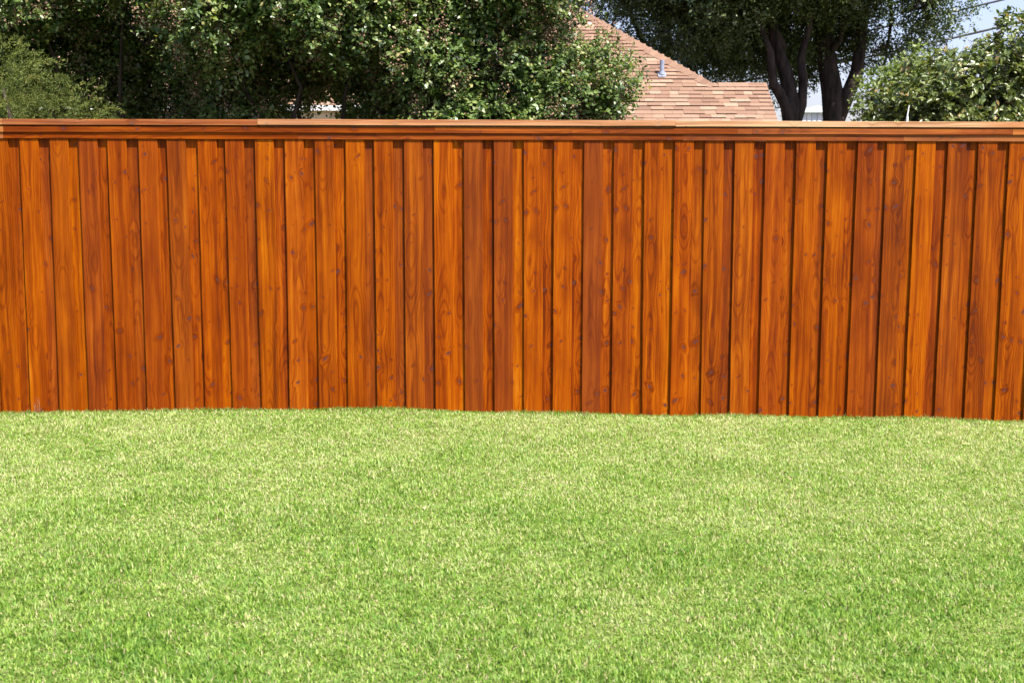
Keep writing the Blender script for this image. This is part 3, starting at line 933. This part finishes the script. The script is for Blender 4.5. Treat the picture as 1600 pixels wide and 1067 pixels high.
# ------------------------------------------------------------------ feathery juniper
def juniper():
    bx_, by_ = -4.15, 1.5
    t = empty("juniper", (bx_, by_, -.12))
    tag(t, "feathery yellow-green juniper rising just behind the fence", "shrub")
    n = 2300
    lob = [(-4.3, 1.4, 2.4, .6, .5, .6), (-3.8, 1.5, 2.15, .5, .5, .5), (-4.95, 1.5, 2.2, .7, .6, .6), (-4.2, 1.5, 1.5, .9, .6, .7), (-3.45, 1.7, 1.9, .4, .4, .35)]
    T, Dv = tips_in(lob, n, .6, .5, 2.2, 3.0)
    ax = unit(Dv * .7 + np.array([.15, -.1, .45]) + rng.normal(0, .3, (n, 3)))
    per = 44
    P, A, N, L, Wd, tn = [], [], [], [], [], []
    b = np.clip(rng.normal(.5, .18, n), 0, 1)
    Lf = rng.uniform(.22, .60, n)
    sd = unit(np.cross(ax, rng.normal(size=(n, 3))))
    for j in range(per):
        f = j / per
        p = T + ax * (Lf * (f - .6))[:, None] + np.array([0, 0, -1]) * (Lf * .55 * f * f)[:, None] + rng.normal(0, .014, (n, 3)) * (1.25 - f)
        a = ax + sd * (rng.uniform(-1, 1, n))[:, None] * .7 + rng.normal(0, .3, (n, 3)) - np.array([0, 0, .3])
        P.append(p); A.append(a); N.append(rng.normal(size=(n, 3)))
        L.append(rng.uniform(.018, .042, n)); Wd.append(rng.uniform(.003, .0055, n)); tn.append(np.clip(b + rng.normal(0, .12, n), 0, 1))
    P, A, N, L, Wd, tn = map(np.concatenate, (P, A, N, L, Wd, tn))
    off = (-bx_, -by_, .12)
    link("crown", leaf_mesh("crown", P, A, N, L, Wd, tn, False), M['juniper'], t, off)
    tr = MB()
    for q in lob:
        tr.tube(limb((bx_, by_, -.13), (q[0], q[1], q[2] + .1), 7, .06), list(np.linspace(.06, .012, 7)), 7)
    o = tr.build("trunk", M['bark2'], t, True); o.location = off
juniper()


# ------------------------------------------------------------------ big oaks beyond the house
def oak(base, stems, lobes, nfine, ncoarse, label, s=0.0, gap=.3, zcut=7.3, thin=0.0, thin_x=0.0):
    bx_, by_ = base
    t = empty("oak_tree", (bx_, by_, -.12))
    tag(t, label, "tree", "oaks beyond the house")
    off = (-bx_, -by_, .12)
    tr = MB()
    for pts, r0, r1 in stems:
        tr.tube(pts, list(np.linspace(r0 * .9, r1 * .85, len(pts))), 12, wob=.09)
    for q in lobes:
        st = stems[int(rng.integers(len(stems)))][0][-1]
        tr.tube(limb(st, (q[0], q[1], q[2]), 6, .1), list(np.linspace(.11, .03, 6)), 7)
        for m in range(4):
            d = unit(rng.normal(size=3) + np.array([0, -.3, -.1]))
            tr.tube(limb((q[0], q[1], q[2]), (q[0] + d[0] * q[3] * .85, q[1] + d[1] * q[4] * .85, q[2] + d[2] * q[5] * .85), 5, .1), [.035, .028, .02, .014, .006], 5)
    o = tr.build("trunk", M['bark'], t, True); o.location = off
    T, Dv = tips_in(lobes, nfine * 3, .5, gap, s, 1.7)
    k = (T[:, 2] < zcut) & (T[:, 2] > 3.0)
    T, Dv = T[k][:nfine], Dv[k][:nfine]
    k = rng.random(len(T)) > thin * (T[:, 0] > thin_x)     # the crown's outer side is loose and lets the sky through
    T, Dv = T[k], Dv[k]
    a = sprays(T, Dv, 9, .40, .105, .055, .2, .9, .2)
    T2, D2 = tips_in(lobes, ncoarse * 2, .5, .1, s, .9)
    k = T2[:, 2] > zcut - .6
    T2, D2 = T2[k][:ncoarse], D2[k][:ncoarse]
    b = sprays(T2, D2, 8, .6, .24, .13, .2, .9, .2)
    P, A, N, L, Wd, tn = [np.concatenate([a[i], b[i]]) for i in range(6)]
    link("crown", leaf_mesh("crown", P, A, N, L, Wd, tn, False), M['oak'], t, off)
    return t


Z0 = -.13
oak((8.15, 22.0),
    [([(8.12, 22, Z0), (8.10, 22, 1.5), (8.08, 22, 3.2), (8.02, 22, 4.0), (7.86, 22, 4.8), (7.72, 22, 5.7), (7.62, 22, 6.6), (7.5, 22, 8.2)], .36, .20),
     ([(8.14, 22, 3.3), (8.36, 21.9, 3.95), (8.58, 21.9, 4.5), (8.64, 21.9, 5.1), (8.70, 21.9, 6.0), (8.85, 21.9, 7.0), (9.1, 21.8, 8.3)], .22, .12),
     ([(7.86, 21.9, 4.9), (8.06, 21.6, 5.3), (8.10, 21.5, 5.7), (8.0, 21.4, 6.6)], .10, .06)],
    [(7.0, 23.5, 7.2, 3.0, 2.2, 2.3), (9.9, 20.8, 6.3, 1.35, 1.8, 1.3), (9.4, 22.5, 7.0, 2.0, 2.6, 2.0), (5.6, 21.5, 6.9, 2.4, 2.2, 1.9), (7.2, 19.6, 8.4, 2.4, 2.2, 1.6), (7.0, 22.5, 9.8, 3.2, 3.2, 1.8), (7.4, 24.0, 5.0, 1.1, .9, .85), (7.5, 24.2, 4.9, .8, .7, .8),
     (9.5, 22.5, 5.2, 1.0, 1.2, .75), (8.9, 23.6, 5.6, 1.2, 1.2, 1.2), (10.3, 22.0, 5.9, .9, 1.2, .9)],
    9500, 2200, "large oak with thick forked trunk between the pale shed and the leafy hedge", .7, .62, thin=.62, thin_x=8.9)
oak((6.6, 20.2),
    [([(6.62, 20.2, Z0), (6.60, 20.2, 1.4), (6.58, 20.2, 3.0), (6.60, 20.2, 3.6), (6.46, 20.2, 4.3), (6.22, 20.2, 4.9), (6.06, 20.2, 5.5), (6.1, 20.2, 7.0)], .29, .11),
     ([(6.52, 19.95, 2.9), (6.40, 19.9, 3.55), (6.22, 19.8, 3.85), (6.05, 19.7, 4.05), (5.96, 19.6, 4.45), (5.93, 19.6, 4.75), (5.70, 19.6, 5.3), (5.5, 19.7, 6.2)], .16, .07),
     ([(6.66, 20.2, 3.0), (6.84, 20.2, 3.6), (6.86, 20.2, 4.15), (6.78, 20.2, 4.7), (6.95, 20.2, 5.4), (7.0, 20.1, 6.6)], .15, .07),
     ([(6.40, 20.2, 4.9), (6.0, 20.1, 5.5), (5.6, 20, 6.4)], .10, .06)],
    [(6.2, 19.2, 7.3, 2.6, 2.4, 1.7), (4.4, 19.8, 6.2, 1.9, 2.0, 1.6), (7.2, 20.8, 7.4, 2.4, 2.4, 1.9), (5.4, 20, 9.0, 3, 3, 1.8), (6.4, 21.6, 5.6, 1.5, 1.0, 1.2), (5.2, 21.2, 5.2, 1.3, 1.0, 1.0),
     (3.4, 20.4, 7.0, 1.6, 1.8, 1.4)],
    9500, 2200, "oak with splayed low limbs next to the gable end of the shingled roof", 2.9, .5)
oak((4.6, 27.0),
    [([(4.65, 27, Z0), (4.6, 27, 2.5), (4.5, 27, 4.5), (4.4, 27, 6.5), (4.2, 27, 8.5)], .30, .16), ([(4.55, 27, 3.6), (5.2, 27, 5.0), (5.6, 27, 6.6)], .16, .09),
     ([(4.5, 27, 4.6), (3.9, 27, 5.6), (3.2, 27, 7.0)], .14, .08)],
    [(4.4, 26, 7.8, 2.8, 2.6, 2.4), (2.6, 26.4, 7.6, 2.2, 2.4, 1.9), (5.8, 26.4, 6.4, 2.0, 2.0, 1.9), (4.2, 26.4, 5.4, 1.8, 1.6, 1.2), (1.6, 27, 9, 2.4, 2.4, 2.2), (6.8, 27, 5.2, 1.8, 1.4, 1.5), (5.2, 27.2, 4.8, 1.4, 1.2, 1.0)],
    7000, 1300, "dark oak rising behind the hip of the shingled roof", 4.4, .66, 9.5)


# ------------------------------------------------------------------ broad-leaved shrub tree, hedge trees
def bushy(name, base, lobes, ntips, per, twig, Ls, Ws, mat, label, cat, s, gap=.2, six=True, droop=.5, group=None, up=.5):
    bx_, by_ = base
    t = empty(name, (bx_, by_, -.12))
    tag(t, label, cat, group)
    off = (-bx_, -by_, .12)
    T, Dv = tips_in(lobes, ntips, .62, gap, s, 1.3)
    P, A, N, L, Wd, tn, tw = sprays(T, Dv, per, twig, Ls, Ws, droop, .9, up)
    link("crown", leaf_mesh("crown", P, A, N, L, Wd, tn, six), mat, t, off)
    link("twigs", twig_mesh(tw[0][::2], tw[1][::2], .004), M['bark2'], t, off)
    tr = MB()
    for k, q in enumerate(lobes[:7]):
        a = limb((bx_ + .08 * math.cos(k * 2), by_ + .08 * math.sin(k * 2), -.13), (q[0], q[1], q[2]), 8, .07)
        tr.tube(a, list(np.linspace(.075, .018, 8)), 8, wob=.05)
        for m in range(5):
            d = unit(rng.normal(size=3) + np.array([0, 0, .3]))
            tr.tube(limb((q[0], q[1], q[2]), (q[0] + d[0] * q[3] * .9, q[1] + d[1] * q[4] * .9, q[2] + d[2] * q[5] * .9), 5, .1), [.018, .014, .01, .007, .003], 5)
    o = tr.build("trunk", M['bark2'], t, True); o.location = off


bushy("pear_tree", (6.0, 6.6), [(5.6, 6.2, 2.72, 1.0, .9, .72), (6.4, 6.2, 3.05, .8, .9, .85), (4.95, 6.2, 2.5, .55, .7, .6), (6.0, 6.6, 2.2, 1.2, .9, .7), (7.2, 6.4, 3.1, .9, .9, .9), (7.6, 6.6, 2.2, .9, .9, .7),
                              (4.9, 6.4, 2.0, .6, .6, .5)],
      5200, 9, .24, .088, .050, M['broad'], "broad-leaved small tree with drooping glossy leaves below the cables", "tree", 1.2, .16)
bushy("hedge_tree", (8.4, 18.0), [(8.02, 17.8, 3.5, .66, .8, .9), (8.9, 18, 3.95, .9, .9, .8), (8.05, 18, 2.4, .75, .9, .8), (9.4, 18, 2.4, 1.0, .9, .8)],
      1800, 9, .35, .11, .06, M['hedge'], "sunlit green bush directly beside the thick oak trunk", "tree", 2.2, .14, False, group="bushes behind the oaks")
for k, (x, y, h) in enumerate(((6.6, 31, 3.6), (9.8, 38, 3.6), (14.0, 30, 4.2), (17.5, 31, 4.4))):
    bushy("hedge_tree", (x, y), [(x - .8, y, h - 1.1, 1.3, 1.1, 1.0), (x + .8, y, h - 1.2, 1.3, 1.1, 1.0), (x, y, h - 2.2, 1.7, 1.2, 1.3)],
          1000, 9, .45, .17, .10, M['hedge'],
          ("round green bush between the shingled gable and the oak limbs", "low green bush far behind the pale shed", "green bush seen past the oak through the broad-leaved tree",
           "green bush standing behind the broad-leaved tree")[k], "bush", 3.3 + k, .12, False, group="bushes behind the oaks")

# ------------------------------------------------------------------ shed, post and cables
shed = empty("garden_shed", (10.6, 34, -.12))
tag(shed, "pale metal-sided shed showing between the two oak trunks", "shed")
for k in range(8):
    mb = MB()
    x0 = -.72 + k * .18
    mb.add([(x0 + .004, 0, 0), (x0 + .03, -.03, 0), (x0 + .15, -.03, 0), (x0 + .176, 0, 0), (x0 + .004, 0, 4.35), (x0 + .03, -.03, 4.35), (x0 + .15, -.03, 4.35), (x0 + .176, 0, 4.35)],
           [(0, 1, 5, 4), (1, 2, 6, 5), (2, 3, 7, 6), (3, 0, 4, 7), (4, 5, 6, 7), (3, 2, 1, 0)])
    mb.build("siding_panel", M['metal'], shed)
mb = MB(); mb.box(-.72, .72, .004, 2.2, 0, 4.34)
mb.build("wall", M['metal'], shed)
mb = MB()
mb.add([(-.85, -.15, 4.36), (.85, -.15, 4.36), (.85, 2.35, 4.36), (-.85, 2.35, 4.36), (0, -.15, 4.6), (0, 2.35, 4.6)], [(0, 3, 2, 1), (0, 1, 4), (2, 3, 5), (1, 2, 5, 4), (3, 0, 4, 5)])
mb.build("roof", M['metal'], shed)

post = empty("metal_post", (4.36, 4.6, -.12))
tag(post, "slim white metal post with a bent tip in front of the broad-leaved tree", "post")
mb = MB(); mb.tube([(0, 0, 0), (0, 0, 2.0), (0, 0, 2.58)], [.013, .013, .013], 10)
mb.build("pole", M['whitepaint'], post)
mb = MB(); mb.tube([(0, 0, 2.582), (.006, 0, 2.64), (.016, 0, 2.70)], [.008, .007, .005], 8)
mb.build("tip", M['whitepaint'], post)


def cable(za, xa, zb, xb, y, r, label):
    sl = (zb - za) / (xb - xa)
    pts = []
    for k in range(41):
        x = xa - 16 + k * 1.3
        pts.append((x, y, za + sl * (x - xa) + .004 * (x - (xa + xb) / 2) ** 2))
    mb = MB(); mb.tube(pts, [r] * 41, 6)
    o = mb.build("power_cable", M['wire'], None, True)
    tag(o, label, "cable", "overhead cables against the sky")
cable(6.63, 12.64, 6.95, 13.97, 26.0, .030, "upper black overhead cable crossing the open sky")
cable(5.89, 12.58, 6.27, 14.18, 26.2, .034, "lower black overhead cable dipping behind the broad-leaved tree")
